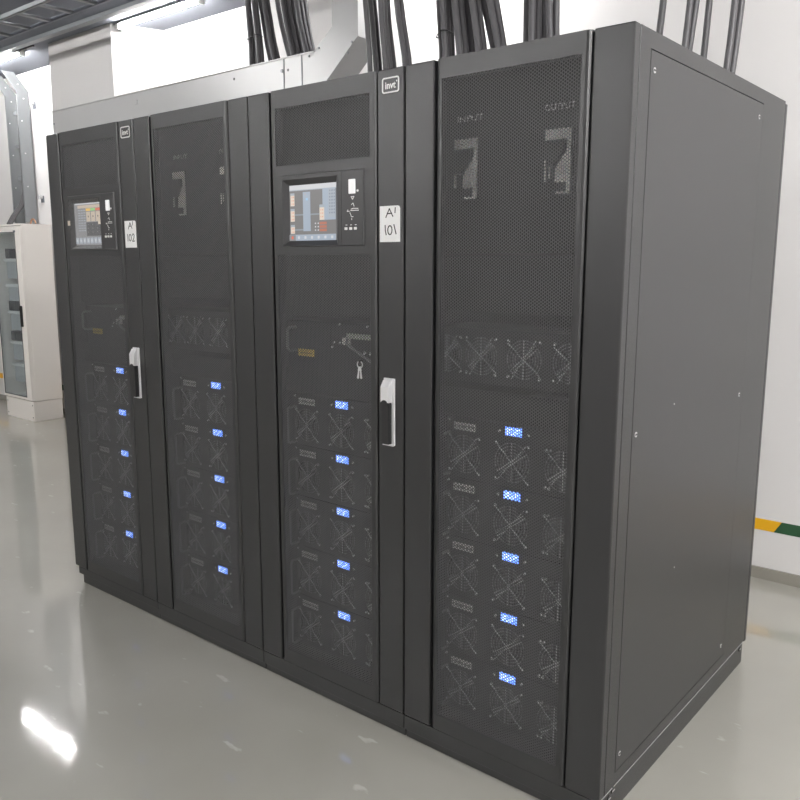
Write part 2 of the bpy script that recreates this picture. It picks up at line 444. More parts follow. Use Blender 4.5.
gk = MB().box(.022, .030, -.0135, -.009, .222, WH - .07).box(w - .096, w - .088, -.0135, -.009, .222, WH - .07).box(.022, w - .088, -.0135, -.009, .222, .23).box(.022, w - .088, -.0135, -.009, WH - .078, WH - .07)
gk.build('door_gasket', CABD, dr)
MB().box(w - .062, w - .045, -.035, -.012, .88, 1.07).build('door_handle', BLACKP, dr, bevel=.004)
MB().box(w - .105, w - .075, -.018, -.008, WH - .075, WH - .058).build('hinge', GALVD, dr)
MB().box(.02, w - .02, .20, .21, .21, WH - .03).build('back_plate', CABG, wc)
rows = [1.47, 1.235, .985, .70, .49]
for i, zz in enumerate(rows):
    MB().box(.05, w - .07, .085, .195, zz - .16, zz - .005).build('cover_plate', CABG, wc, bevel=.003)
    MB().box(.05, w - .07, .06, .195, zz - .005, zz + .022).build('cable_channel', WHITEP, wc, bevel=.003)
    br = MB()
    n = [(.06, .16), (), (.05, .37), (.05, .37), ()][i]
    if n:
        xx = n[0]
        while xx + .045 < n[1] + .01:
            br.box(xx, xx + .042, .075, .195, zz + .024, zz + .115); xx += .046
        br.build('circuit_breaker', CABD, wc, bevel=.003)
MB().box(w - .25, w - .14, .16, .199, 1.585, 1.655).build('meter', CABD, wc)
MB().box(w - .235, w - .155, .156, .160, 1.61, 1.648).build('meter_label', mat('pale_green_label', (.5, .75, .68), .5), wc)
ml = MB()
for k in range(3): ml.cyl((w - .235 + .04 * k, .198, 1.54), 'y', .009, -.03, 8)
ml.build('indicator_lamp', WHITEP, wc)

# ------------------------------------------------------------------ steel trunking behind the cabinets
DY0, DY1 = 1.52, 1.70
dk = thing('cable_trunking', 'light grey steel trunking behind the cabinets, angling up into a vertical riser', 'trunking', (0, DY0, 0))
def dp_(px, py): p = at(px, py, 1, DY0); return (p.x, p.z)
xL, zT = dp_(52, 111)
e1 = dp_(315, 51); e2 = dp_(332, 27); e3 = dp_(358, 36); e4 = dp_(326, 82)
zT = .5 * (zT + e1[1])
RX0, RX1 = e2[0], e3[0]; WD = RX1 - RX0
zB = zT - WD * .95
t = WD * .414
# horizontal run: open-topped trough so the cables can drop in
D = DY1 - DY0
j0 = (RX0 - (e2[1] - zT), zT)                       # upper mitre
j0 = (e1[0], zT); slope2 = (e3[1] - e4[1]) / (e3[0] - e4[0]); jl = (e4[0] - (e4[1] - zB) / slope2, zB)
hr = MB()
hr.prism([(xL, zB), jl, j0, (xL, zT)], 'y', 0, .004)
hr.prism([(xL, zB), jl, j0, (xL, zT)], 'y', D - .004, D)
hr.box(xL, jl[0], .004, D - .004, zB, zB + .004)
hr.box(xL, xL + .004, .004, D - .004, zB, zT)
hr.box(xL, j0[0], -.008, .012, zT - .006, zT)
hb = hr.build('horizontal_run', DUCT, dk)
eb = MB()
slope = (e2[1] - zT) / (RX0 - j0[0])
lowz = zB + (RX1 - jl[0]) * slope
eb.prism([j0, jl, (RX1, e3[1]), (RX0, e2[1])], 'y', -.003, D + .003)
ebo = eb.build('elbow', DUCT, dk)
MB().prism([(RX0, e2[1]), (RX1, e3[1]), (RX1, ZC), (RX0, ZC)], 'y', 0, D).build('riser', DUCT, dk)
sm = MB()
for px in (284, 302): 
    p = at(px, 70, 1, DY0); sm.box(p.x - .003, p.x + .003, -.004, 0, zB, zT)
sm.build('joint_seam', GALV, dk)
for px, py in ((282, 71), (309, 56), (319, 48), (352, 42), (348, 53), (54, 124)):
    p = at(px, py, 1, DY0 - .004); MB().cyl((p.x, -.002, p.z), 'y', .0065 if px != 282 else .010, -.006, 10).build('screw', GALV, dk)
hl = MB()
for px, py in ((288, 70), (234, 79)):
    p = at(px, py, 1, DY0 - .001); hl.cyl((p.x, .002, p.z), 'y', .008, -.003, 10)
hl.build('bolt_hole', BLACKP, dk)
pc = at(136, 103, 1, DY0)
MB().box(pc.x - .02, pc.x + .02, -.006, 0, pc.z - .012, pc.z + .02).build('latch', DUCT, dk, bevel=.003)

# ------------------------------------------------------------------ black power cables
ORD = ['first', 'second', 'third', 'fourth', 'fifth', 'sixth', 'seventh', 'eighth']
NC = [0]
def cables(desc, yc, r, zend, items, group):
    n = len(items); out = []
    for i, (xb, yb, xt) in enumerate(items):
        NC[0] += 1; yy = yc + .03 * (NC[0] % 3 - 1)
        A = at(xb, yb, 1, yy); B = at(xt, 0, 1, yy)
        d = (B - A) / (B.z - A.z)
        pts = []
        for q in range(9):
            z = zend + (ZC - zend) * q / 8
            if z <= A.z: p = A + d * (z - A.z) * .6
            else: p = A + d * (z - A.z)
            if z > B.z: p = B + d * (z - B.z) * .35 + Vector((0, 0, (z - B.z) * .65))
            p.z = z
            wob = .004 * math.sin(q * 1.3 + len(desc))
            pts.append((p.x + wob, yy + .004 * math.sin(q * .9 + len(desc)), z))
        o = MB().tube(pts, r, 10).build('power_cable', CABLE)
        if n == 1: lb = f'single black cable {desc}'
        else:
            pos = 'leftmost' if i == 0 else 'rightmost' if i == n - 1 else ORD[i] + ' from left'
            lb = f'black cable {pos} of {n} {desc}'
        tag(o, lb, 'cable', group); out.append((A, B, pts))
    return out
G1 = 'black cables dropping into the trunking'; G2 = 'black cables entering the cabinet tops'
YT = .5 * (DY0 + DY1)
cA = cables('in the tied bundle over the trunking', YT, .0135, zB + .03, [(251, 66, 247.5), (255, 65, 250.5), (259, 64, 253.5), (262, 63, 256)], G1)
cables('in the leaning bundle over the trunking', YT, .0135, zB + .03, [(271, 61, 259.5), (275, 60, 263), (278.5, 59, 266.5)], G1)
cables('in the wide bundle beside the trunking elbow', YT, .0145, zB + .03, [(289, 57, 277), (293, 56, 283), (297.5, 55, 288), (302, 54, 292.5), (306, 53, 297), (309.5, 52, 301), (312.5, 52, 305)], G1)
YC = .93
cables('seen below the trunking elbow', YC, .0115, 2.0, [(371, 73, 364), (377, 73, 369), (380.5, 73, 372.5)], G2)
cables('just right of the trunking riser', YC, .0125, 2.0, [(385.5, 71, 381.5), (389.5, 70, 384.5), (393.5, 69, 387.5)], G2)
cables('curving down above the 101 logo plate', YC, .0115, 2.0, [(404.5, 66, 395.5), (408.5, 65, 400)], G2)
cC = cables('in the tied bundle right of the logo', YC, .0125, 2.0, [(441.5, 56, 437.5), (445, 55, 441), (448.5, 54, 445), (451.5, 54, 448.5)], G2)
cables('in the thick bundle over the rightmost cabinet', YC, .0135, 2.0, [(461, 53, 455), (467, 52, 461), (473.5, 50, 467.5), (480, 49, 473), (485, 48, 478)], G2)
cables('in the leaning trio over the rightmost cabinet', YC, .013, 2.0, [(494.5, 46, 484), (499.5, 45, 490), (504.5, 44, 496.5)], G2)
cables('in the upright bundle above the mesh door', YC, .0135, 2.0, [(527.5, 40, 526.5), (533, 39, 532), (539, 38, 537.5), (544.5, 37, 542.5)], G2)
cables('side by side right of the upright bundle', YC, .0125, 2.0, [(551.5, 35, 549.5), (557.5, 34, 557)], G2)
cables('leftmost above the plain side panel', YC, .0115, 2.0, [(660.5, 30, 664)], G2)
cables('paired above the middle of the side panel', YC, .0105, 2.0, [(686.5, 46, 691.5), (691, 48, 697.5)], G2)
cables('just right of the pair above the side panel', YC, .0105, 2.0, [(703.5, 56, 708)], G2)
cables('paired rightmost above the side panel', YC, .0105, 2.0, [(726.5, 70, 734), (732, 72, 740.5)], G2)
def tie(cab, py, lb):
    ps = []
    for A, B, pts in cab:
        ps.append(A + (B - A) * ((A.z - CAM.z) * 0 + (py[1])))
    z = ps[0].z
    pts = sorted({(round(p.x + .0165 * math.cos(k * math.pi / 5), 5), round(p.y + .0165 * math.sin(k * math.pi / 5), 5)) for p in ps for k in range(10)})
    def half(seq):
        h = []
        for p in seq:
            while len(h) > 1 and (h[-1][0] - h[-2][0]) * (p[1] - h[-2][1]) - (h[-1][1] - h[-2][1]) * (p[0] - h[-2][0]) <= 0: h.pop()
            h.append(p)
        return h[:-1]
    hull = half(pts) + half(pts[::-1])
    o = MB().tube([(x_, y_, z) for x_, y_ in hull], .003, 6, closed=True).build('cable_tie', BLACKP)
    tag(o, lb, 'cable tie')
tie(cA, (0, .41), 'black cable tie around the bundle left over the trunking')
tie(cC, (0, .34), 'black cable tie around the bundle right of the 101 logo')

# ------------------------------------------------------------------ the four black cabinets
W = .66125; DEP = 1.199; H = 2.003
BX0, BX1 = .108, .556        # door between the two trim bars

def fan(parent, cx, cz, r, y, turn=0.):
    fo = MB()
    fo.cyl((cx, y + .004, cz), 'y', r * .33, .02, 16)
    for k in range(7):
        a = 2 * math.pi * k / 7 + turn
        pts = []
        for rr, off in ((.33, 0), (.97, .25), (.97, .78), (.33, .6)):
            pts.append((cx + r * rr * math.cos(a + off), cz + r * rr * math.sin(a + off)))
        y0, y1 = y + .008, y + .024
        fo.add([(pts[0][0], y0, pts[0][1]), (pts[1][0], y0, pts[1][1]), (pts[2][0], y1, pts[2][1]), (pts[3][0], y1, pts[3][1])], [(0, 1, 2, 3)])
    f = fo.build('fan', BLACKP, parent)
    g = MB()
    n = 28
    for q in (.36, .52, .68, .84, 1.0):
        g.tube([(cx + r * q * math.cos(2 * math.pi * k / n), y - .002, cz + r * q * math.sin(2 * math.pi * k / n)) for k in range(n)], .0013, 5, 1, closed=True)
    s = r * .93
    def bar(a, off, w, l=1.25):
        dx, dz = math.cos(a), math.sin(a); nx, nz = -dz, dx
        L = r * l
        poly = [(cx + dx * u + nx * (off + v), cz + dz * u + nz * (off + v)) for u, v in ((-L, -w), (L, -w), (L, w), (-L, w))]
        g.prism(poly, 'y', y - .0055, y - .003, 0)
    bar(math.radians(-45) + turn * .12, 0, .0016)
    bar(math.radians(38) + turn * .12, .0042, .0013, 1.0)
    bar(math.radians(38) + turn * .12, -.0042, .0013, 1.0)
    bar(math.radians(50) + turn * .12, 0, .0009, 1.25)
    bar(math.radians(90), 0, .0010, .98)
    for sx in (-1, 1):
        for sz in (-1, 1): g.cyl((cx + sx * s, y, cz + sz * s), 'y', .0042, -.005, 8, 2)
    g.build('fan_guard', [GUARD, RING, SCREW], f)

def ring_plate(mb, x0, x1, z0, z1, y, holes, mi=0):
    pass

def module_face(parent, x0, x1, z0, z1, y, fans, r):
    """front plate with round fan openings, one mesh"""
    bm = bmesh.new()
    # strip layout: each fan sits in its own square, the rest are plain rectangles
    def quad(a, b_, c, d): bm.faces.new([bm.verts.new(p) for p in (a, b_, c, d)])
    h = r * 1.06
    cz = fans[0][1]
    quad((x0, y, z0), (x1, y, z0), (x1, y, cz - h), (x0, y, cz - h))
    quad((x0, y, cz + h), (x1, y, cz + h), (x1, y, z1), (x0, y, z1))
    xs = x0
    for cx, _ in fans:
        quad((xs, y, cz - h), (cx - h, y, cz - h), (cx - h, y, cz + h), (xs, y, cz + h)); xs = cx + h
        n = 32; inn = []; out = []
        for k in range(n):
            a = 2 * math.pi * (k + .5) / n; c_, s_ = math.cos(a), math.sin(a)
            q = h / max(abs(c_), abs(s_))
            inn.append(bm.verts.new((cx + r * c_, y, cz + r * s_))); out.append(bm.verts.new((cx + q * c_, y, cz + q * s_)))
        for k in range(n): bm.faces.new((inn[k], inn[(k + 1) % n], out[(k + 1) % n], out[k]))
        for k in range(n):   # the four square corners
            a, b_ = out[k].co, out[(k + 1) % n].co
            if abs(a.x - b_.x) > 1e-6 and abs(a.z - b_.z) > 1e-6:
                cn = bm.verts.new((cx + math.copysign(h, a.x - cx), y, cz + math.copysign(h, a.z - cz)))
                bm.faces.new((out[k], out[(k + 1) % n], cn))
    quad((xs, y, cz - h), (x1, y, cz - h), (x1, y, cz + h), (xs, y, cz + h))
    rr = bmesh.ops.extrude_face_region(bm, geom=list(bm.faces))
    for e in rr['geom']:
        if isinstance(e, bmesh.types.BMVert): e.co.y += .003
    bmesh.ops.remove_doubles(bm, verts=bm.verts, dist=1e-6)
    bmesh.ops.recalc_face_normals(bm, faces=bm.faces)
    me = bpy.data.meshes.new('front_plate'); bm.to_mesh(me); bm.free(); me.materials.append(INNER)
    return link('front_plate', me, parent)

MY = .10                      # depth of the module faces behind the doors
def make_module():
    r = thing('power_module', 'x', 'module')
    x0, x1, z0, z1 = .083, .577, .002, .182        # local: base of module at z=0 ; display centre at .162
    fz = .074; fans = [(.147, fz), (.310, fz), (.471, fz)]; R = .056
    module_face(r, x0, x1, z0, z1, MY, fans, R)
    ch = MB().box(x0, x0 + .004, MY + .003, .62, z0, z1).box(x1 - .004, x1, MY + .003, .62, z0, z1).box(x0 + .004, x1 - .004, MY + .003, .62, z0, z0 + .004).box(x0 + .004, x1 - .004, MY + .003, .62, z1 - .004, z1).box(x0 + .004, x1 - .004, .14, .144, z0 + .004, z1 - .004)
    ch.build('chassis', INNER, r)
    for cx, cz in fans: fan(r, cx, cz, R, MY + .002)
    # ribbed grey label
    lb = MB().box(.109, .186, MY - .002, MY, .145, .167)
    lo = lb.build('rating_label', GREYLAB, r)
    ll = MB()
    for k in range(6): ll.box(.113 + .012 * k, .113 + .012 * k + .0055 + .002 * (k % 3), MY - .0024, MY - .0019, .152, .160)
    ll.build('label_print', GREYINK, lo)
    d = MB().box(.287, .341, MY - .003, MY, .151, .175).build('display', BLUE, r)
    tx = MB()
    for row, zz in enumerate((.167, .160, .154)):
        for k in range(6 - row):
            if (k + row) % 4 == 3: continue
            xx = .291 + .0078 * k; tx.box(xx, xx + .0052, MY - .0036, MY - .003, zz, zz + .0042)
    tx.build('display_text', BLUEW, d)
    for xx in (.268, .362): MB().cyl((xx, MY, .160), 'y', .004, -.003, 8).build('indicator_lamp', SCREW, r)
    for xx, zz in ((.43, .128), (.43, .020), (.092, .172), (.568, .172)): MB().cyl((xx, MY, zz), 'y', .0036, -.003, 8).build('screw', SCREW, r)
    for s_, xx in ((1, .095), (-1, .566)):
        y1 = MY - .042
        pts = [(xx, MY, .134), (xx, y1 + .012, .134), (xx, y1 + .003, .131), (xx, y1, .122), (xx, y1, .022), (xx, y1 + .003, .013), (xx, y1 + .012, .010), (xx, MY, .010)]
        MB().tube(pts, .0042, 8).build('pull_handle', HANDLE, r)
    return r

def make_fan_tray():
    r = thing('fan_tray', 'x', 'fan tray')
    fz = .077;     fans = [(.080, fz), (.200, fz), (.340, fz), (.482, fz)]
    R = .053
    module_face(r, .022, .62, .0, .154, MY, fans, R)
    MB().box(.022, .026, MY + .003, .3, 0, .154).box(.616, .62, MY + .003, .3, 0, .154).box(.026, .616, MY + .003, .3, 0, .004).box(.026, .616, MY + .003, .3, .15, .154).box(.026, .616, .14, .144, .004, .15).build('chassis', INNER, r)
    for i, (cx, cz) in enumerate(fans): fan(r, cx, cz, R, MY + .002, turn=.8)
    return r

def make_bypass():
    r = thing('bypass_module', 'x', 'module')
    x0, x1, h = .06, .60, .166
    b_ = MB().box(x0, x1, MY, .6, 0, h).build('chassis', INNER, r, bevel=.002)
    y1 = MY - .042
    for xx in (.105, .30):
        pts = [(xx, MY, .142), (xx, y1 + .01, .142), (xx, y1, .135), (xx, y1, .072), (xx, y1 + .01, .064), (xx, MY, .064)]
        if xx < .2: MB().tube(pts, .0045, 8).build('pull_handle', HANDLE, r)
    lb = MB().box(.113, .190, MY - .0025, MY, .045, .069).build('warning_label', YELLAB, r)
    MB().box(.122, .181, MY - .003, MY - .0025, .054, .058).build('label_print', mat('brown_ink', (.4, .28, .05), .6), lb)
    tb = MB().box(.35, .50, MY - .012, MY, .118, .134).build('terminal_block', mat('pale_terminal', (.55, .6, .5), .5), r)
    ts = MB()
    for k in range(9): ts.cyl((.358 + .0165 * k, MY - .012, .126), 'y', .0045, -.004, 8)
    ts.build('terminal_screw', SCREW, tb)
    MB().tube([(.352, MY - .01, .12), (.37, MY - .035, .105), (.41, MY - .035, .085), (.46, MY - .025, .055), (.50, MY, .03)], .0045, 8).build('signal_wire', RING, r)
    MB().box(.335, .362, MY - .02, MY - .004, .098, .12).build('connector', BREAKW, r, bevel=.002)
    for xx, zz in ((.285, .10), (.275, .085), (.31, .10), (.31, .16), (.43, .16)): MB().cyl((xx, MY, zz), 'y', .004, -.003, 8).build('screw', SCREW, r)
    for xx in (.42, .445): MB().cyl((xx, MY, .075), 'y', .005, -.006, 8).build('knob', SCREW, r)
    MB().box(.17, .27, MY - .004, MY, .080, .150).build('cover_plate', INNER, r, bevel=.002)
    return r

def breaker(root, x0, kind):
    z0, z1 = 1.647, 1.807; w_ = .073; hh = z1 - z0
    b_ = MB().box(x0 - .004, x0 + w_ + .004, MY - .004, .2, z0 - .004, z1 + .004).build('circuit_breaker', INNER, root, bevel=.002)
    def P(u, v): return (x0 + u * w_, z1 - v * hh)
    y = MY - .004
    m = MB()
    m.prism([P(0, 0), P(1, 0), P(1, .16), P(0, .16)], 'y', y - .004, y)
    m.prism([P(.86, .16), P(1, .16), P(1, 1), P(.86, 1)], 'y', y - .004, y)
    m.prism([P(.86, .28), P(.80, .36), P(.42, .60), P(.38, .82), P(.86, .82)], 'y', y - .004, y)
    m.prism([P(.45, .97), P(.86, .97), P(.86, 1), P(.45, 1)], 'y', y - .004, y)
    m.prism([P(-.02, .46), P(.04, .46), P(.04, .80), P(-.02, .80)], 'y', y - .003, y)
    if kind: m.prism([P(.14, .42), P(.18, .42), P(.18, .75), P(.14, .75)], 'y', y - .003, y)
    m.build('breaker_plate', BREAKW, b_)
    MB().prism([P(.08, .18), P(.80, .18), P(.76, .34), P(.36, .58), P(.08, .58)], 'y', y - .014, y).build('toggle', BLACKP, b_, bevel=.001)
    return b_

def swing_handle(root):
    h = MB().box(.587, .629, -.006, 0, .935, 1.137).build('swing_handle', SILVER, root, bevel=.002)
    # head with a chamfered top and a scooped lower edge
    hd = MB()
    prof = [(-.006, 1.066), (-.025, 1.066), (-.025, 1.112), (-.013, 1.132), (-.006, 1.132)]
    hd.prism(prof, 'x', .591, .622)
    hd.build('handle_head', SILVER, h, bevel=.0015)
    gp = MB().box(.593, .619, -.022, -.006, .941, 1.062)
    arc = [(.593, 1.062)] + [(.606 + .013 * math.cos(a), 1.062 + .012 * math.sin(a)) for a in (math.pi, 2.4, 1.9, 1.57, 1.2, .75, 0)]
    gp.prism(arc, 'y', -.0262, -.006)
    g = gp.build('handle_grip', BLACKP, h, bevel=0)
    g['label'] = 'black grip'
    MB().box(.588, .628, -.012, -.005, .935, .941).build('handle_foot', SILVER, h)

def logo_plate(root):
    x0, x1, z0, z1 = .582, .644, 1.937, 1.979
    p = MB().box(x0, x1, -.002, 0, z0, z1).build('logo_plate', PANELP, root, bevel=.0008)
    bw = .0038
    b_ = MB()
    def loop(e, r):
        o_ = []
        for cx_, cz_, a0_ in ((x1 - e - r, z1 - e - r, 0), (x0 + e + r, z1 - e - r, 90), (x0 + e + r, z0 + e + r, 180), (x1 - e - r, z0 + e + r, 270)):
            for k_ in range(5): a_ = math.radians(a0_ + 22.5 * k_); o_.append((cx_ + r * math.cos(a_), cz_ + r * math.sin(a_)))
        return o_
    lo_, li_ = loop(0, .007), loop(bw, .004)
    for k_ in range(20):
        k2_ = (k_ + 1) % 20
        b_.prism([lo_[k_], lo_[k2_], li_[k2_], li_[k_]], 'y', -.0035, -.002)
    b_.build('logo_border', WHITEP, p)
    text('logo_lettering', 'invt', .027, WHITEP, p, (.612, -.0028, 1.957), width=.038, bold=.0004)
    MB().box(.634, .6365, -.0034, -.002, 1.9645, 1.9685).build('logo_dot', WHITEP, p)

def paper_label(root, num):
    x0, x1, z0, z1 = (.571, .646, 1.531, 1.632) if num == '101' else (.572, .648, 1.527, 1.629)
    bd = MB()
    c = .008
    poly = [(x0, z0), (x1, z0), (x1, z1 - c), (x1 - c * .3, z1 - c * .3), (x1 - c, z1), (x0, z1)]
    bd.prism(poly, 'y', -.0012, 0)
    p = bd.build('paper_label', PAPER, root)
    p['label'] = f'white paper label with A1 {num} handwritten in black'
    A = [[(.594, 1.600), (.607, 1.624), (.620, 1.602)], [(.599, 1.610), (.616, 1.611)]]
    one = [[(.628, 1.612), (.629, 1.626)]]
    if num == '101':
        d = [[(.591, 1.578), (.592, 1.562), (.595, 1.551)], [(.624, 1.579), (.628, 1.566), (.632, 1.553)]]
        cx, cz = .609, 1.564
        d.append([(cx + .008 * math.cos(t_), cz + .0125 * math.sin(t_)) for t_ in [k * math.pi / 6 for k in range(13)]])
    else:
        A = [[(x_ + .003, z_ - .002) for x_, z_ in l] for l in A]
        d = [[(.590, 1.578), (.591, 1.552)], [(.622, 1.573), (.628, 1.580), (.635, 1.574), (.632, 1.563), (.622, 1.551), (.638, 1.552)]]
        cx, cz = .607, 1.565
        d.append([(cx + .008 * math.cos(t_), cz + .0125 * math.sin(t_)) for t_ in [k * math.pi / 6 for k in range(13)]])
    hw = strokes('handwriting', A + one + d, -.0012, .0032, INK, p)

def display_panel(root, num):
    x0, x1, z0, z1 = .155, .511, 1.521, 1.742
    sx0, sx1, sz0, sz1 = .181, .387, 1.540, 1.711      # screen
    fx0, fx1, fz0, fz1 = .163, .405, 1.525, 1.728      # recess mouth
    m = MB()
    yf = -.005; ys = .010
    P = lambda x_, z_, y_: (x_, y_, z_)
    def band(a, b_, ya, yb):  # ring of four quads between rect a and rect b
        ca = [(a[0], a[2]), (a[1], a[2]), (a[1], a[3]), (a[0], a[3])]; cb = [(b_[0], b_[2]), (b_[1], b_[2]), (b_[1], b_[3]), (b_[0], b_[3])]
        for k in range(4):
            k2 = (k + 1) % 4
            m.quad(P(*ca[k], ya), P(*ca[k2], ya), P(*cb[k2], yb), P(*cb[k], yb))
    dv = .4215
    band((x0, x1, z0, z1), (x0 + .002, x1 - .002, z0 + .002, z1 - .002), 0, yf)
    band((x0 + .002, dv, z0 + .002, z1 - .002), (fx0, fx1, fz0, fz1), yf, yf)
    m.rect(dv + .0012, x1 - .002, z0 + .002, z1 - .002, yf)
    m.quad((dv, yf, z0 + .002), (dv + .0006, yf + .002, z0 + .002), (dv + .0006, yf + .002, z1 - .002), (dv, yf, z1 - .002))
    m.quad((dv + .0006, yf + .002, z0 + .002), (dv + .0012, yf, z0 + .002), (dv + .0012, yf, z1 - .002), (dv + .0006, yf + .002, z1 - .002))
    band((fx0, fx1, fz0, fz1), (sx0 - .002, sx1 + .002, sz0 - .002, sz1 + .002), yf, ys - .001)
    band((sx0 - .002, sx1 + .002, sz0 - .002, sz1 + .002), (sx0, sx1, sz0, sz1), ys - .001, ys)
    dpn = m.build('display_panel', PANELP, root)
    sw, sh = sx1 - sx0, sz1 - sz0
    keys = list(SC); s = MB()
    s.box(sx0, sx1, ys, ys + .004, sz0, sz1, keys.index('bg'))
    lay = [1]
    def R(u0, v0, u1, v1, c):
        lay[0] += 1
        s.rect(sx0 + u0 * sw, sx0 + u1 * sw, sz1 - v1 * sh, sz1 - v0 * sh, ys - .00004 * lay[0], keys.index(c))
    if num == '101':
        R(0, 0, 1, .10, 'white'); R(0, .085, 1, .10, 'lblue')
        for v0, v1 in ((.14, .37), (.42, .65), (.71, .87)):
            R(.02, v0, .11, v1, 'cream'); R(.02, v0, .11, v0 + .04, 'lblue')
            for k in range(int((v1 - v0) / .06)): R(.045, v0 + .06 + .06 * k, .06, v0 + .085 + .06 * k, 'orange'); R(.07, v0 + .06 + .06 * k, .10, v0 + .085 + .06 * k, 'orange')
        R(.11, .52, .9, .545, 'line'); R(.11, .79, .32, .815, 'line')
        R(.30, .13, .46, .83, 'blue'); R(.36, .24, .41, .28, 'cyan'); R(.345, .16, .355, .18, 'orange')
        R(.72, .09, .99, .64, 'blue'); R(.84, .10, .98, .60, 'lblue')
        for r_ in range(8):
            for c_ in range(4): R(.865 + .032 * c_, .12 + .055 * r_, .88 + .032 * c_, .15 + .055 * r_, 'dots')
        R(.66, .37, .76, .64, 'cream'); R(.66, .37, .76, .42, 'lblue')
        for k in range(3): R(.68, .45 + .06 * k, .695, .475 + .06 * k, 'orange'); R(.71, .45 + .06 * k, .74, .475 + .06 * k, 'orange')
        for k in range(3):
            R(.66, .675 + .06 * k, .81, .72 + .06 * k, 'red'); R(.56, .685 + .06 * k, .585, .71 + .06 * k, 'white'); R(.62, .685 + .06 * k, .645, .71 + .06 * k, 'white')
        R(0, .89, 1, 1, 'lblue')
        for k in range(7):
            R(.005 + .143 * k, .895, .137 + .143 * k, 1, 'grey2' if k == 0 else 'blue')
            R(.045 + .143 * k, .92, .09 + .143 * k, .97, 'redh' if k == 0 else 'white')
    else:
        R(0, 0, 1, 1, 'grey2'); R(.13, .05, .97, .12, 'beige'); R(.03, 0, 1, .03, 'white')
        for r_ in range(9):
            for c_ in range(3): R(.15 + .10 * c_, .16 + .06 * r_, .22 + .10 * c_, .18 + .06 * r_, 'lblue')
        for k, c in enumerate(('yel', 'grn', 'redh')):
            R(.45 + .18 * k, .13, .62 + .18 * k if k < 2 else 1, .19, c); R(.46 + .18 * k, .21, .61 + .18 * k if k < 2 else .99, .44, 'beige')
            R(.52 + .18 * k, .30, .55 + .18 * k, .34, 'dark')
        R(.45, .46, .98, .78, 'dark')
        for r_ in range(3):
            for k in range(3): R(.5 + .17 * k, .50 + .09 * r_, .53 + .17 * k, .52 + .09 * r_, 'grey2')
        for k in range(7): R(.02 + .14 * k, .82, .13 + .14 * k, .96, 'lblue'); R(.05 + .14 * k, .86, .09 + .14 * k, .92, 'white')
    ts = s.build('touchscreen', [SC[k] for k in keys], dpn)
    ts['label'] = 'lit touchscreen with a power flow diagram' if num == '101' else 'lit touchscreen with yellow, green and red column heads'
    if num == '102':
        fm = MB(); nx = 10; nz = 10
        rnd = random.Random(3); g = {}
        vs = []
        for i in range(nx + 1):
            for j in range(nz + 1):
                u, v = i / nx, j / nz
                vs.append((fx0 + .004 + u * (fx1 - fx0 - .008), -.0062 - .003 * rnd.random() * (1 if 0 < i < nx and 0 < j < nz else .2), fz0 + .004 + v * (fz1 - fz0 - .008)))
        fm.add(vs, [(i * (nz + 1) + j, (i + 1) * (nz + 1) + j, (i + 1) * (nz + 1) + j + 1, i * (nz + 1) + j + 1) for i in range(nx) for j in range(nz)], 0, True)
        fl = fm.build('protective_film', FILM, dpn)
        CT = mat('cream_tape', (.78, .70, .60), .6)
        MB().box(fx0 - .008, fx0 + .010, -.0085, -.007, 1.622, 1.642).build('tape_tab', CT, dpn)
        MB().box(fx1 - .012, fx1 + .004, -.0085, -.007, 1.622, 1.645).build('tape_tab', CT, dpn)
    MB().box(.454, .481, yf - .004, yf, 1.672, 1.714).build('status_light', STAT, dpn, bevel=.002)
    b_ = MB()
    b_.cyl((.489, yf, 1.680), 'y', .0035, -.002, 10)
    b_.build('indicator_lamp', WHITEP, dpn)
    strokes('mimic_diagram', [[(.462, 1.664), (.474, 1.664), (.468, 1.656), (.462, 1.664)], [(.463, 1.641), (.470, 1.645), (.474, 1.636)], [(.446, 1.622), (.455, 1.622)], [(.460, 1.624), (.492, 1.624)],
                              [(.462, 1.628), (.470, 1.630), (.490, 1.629)], [(.457, 1.618), (.462, 1.609)], [(.462, 1.606), (.470, 1.606)], [(.464, 1.601), (.464, 1.597)], [(.446, 1.622), (.449, 1.626)]], yf, .0022, WHITEP, dpn)
    for xx in (.442, .461, .480):
        b_ = MB().box(xx - .005, xx + .005, yf - .004, yf, 1.568, 1.576).build('push_button', WHITEP, dpn, bevel=.001)
    strokes('button_caption', [[(xx - .003, 1.5825), (xx + .003, 1.5825)] for xx in (.442, .461, .480)], yf, .002, WHITEP, dpn)

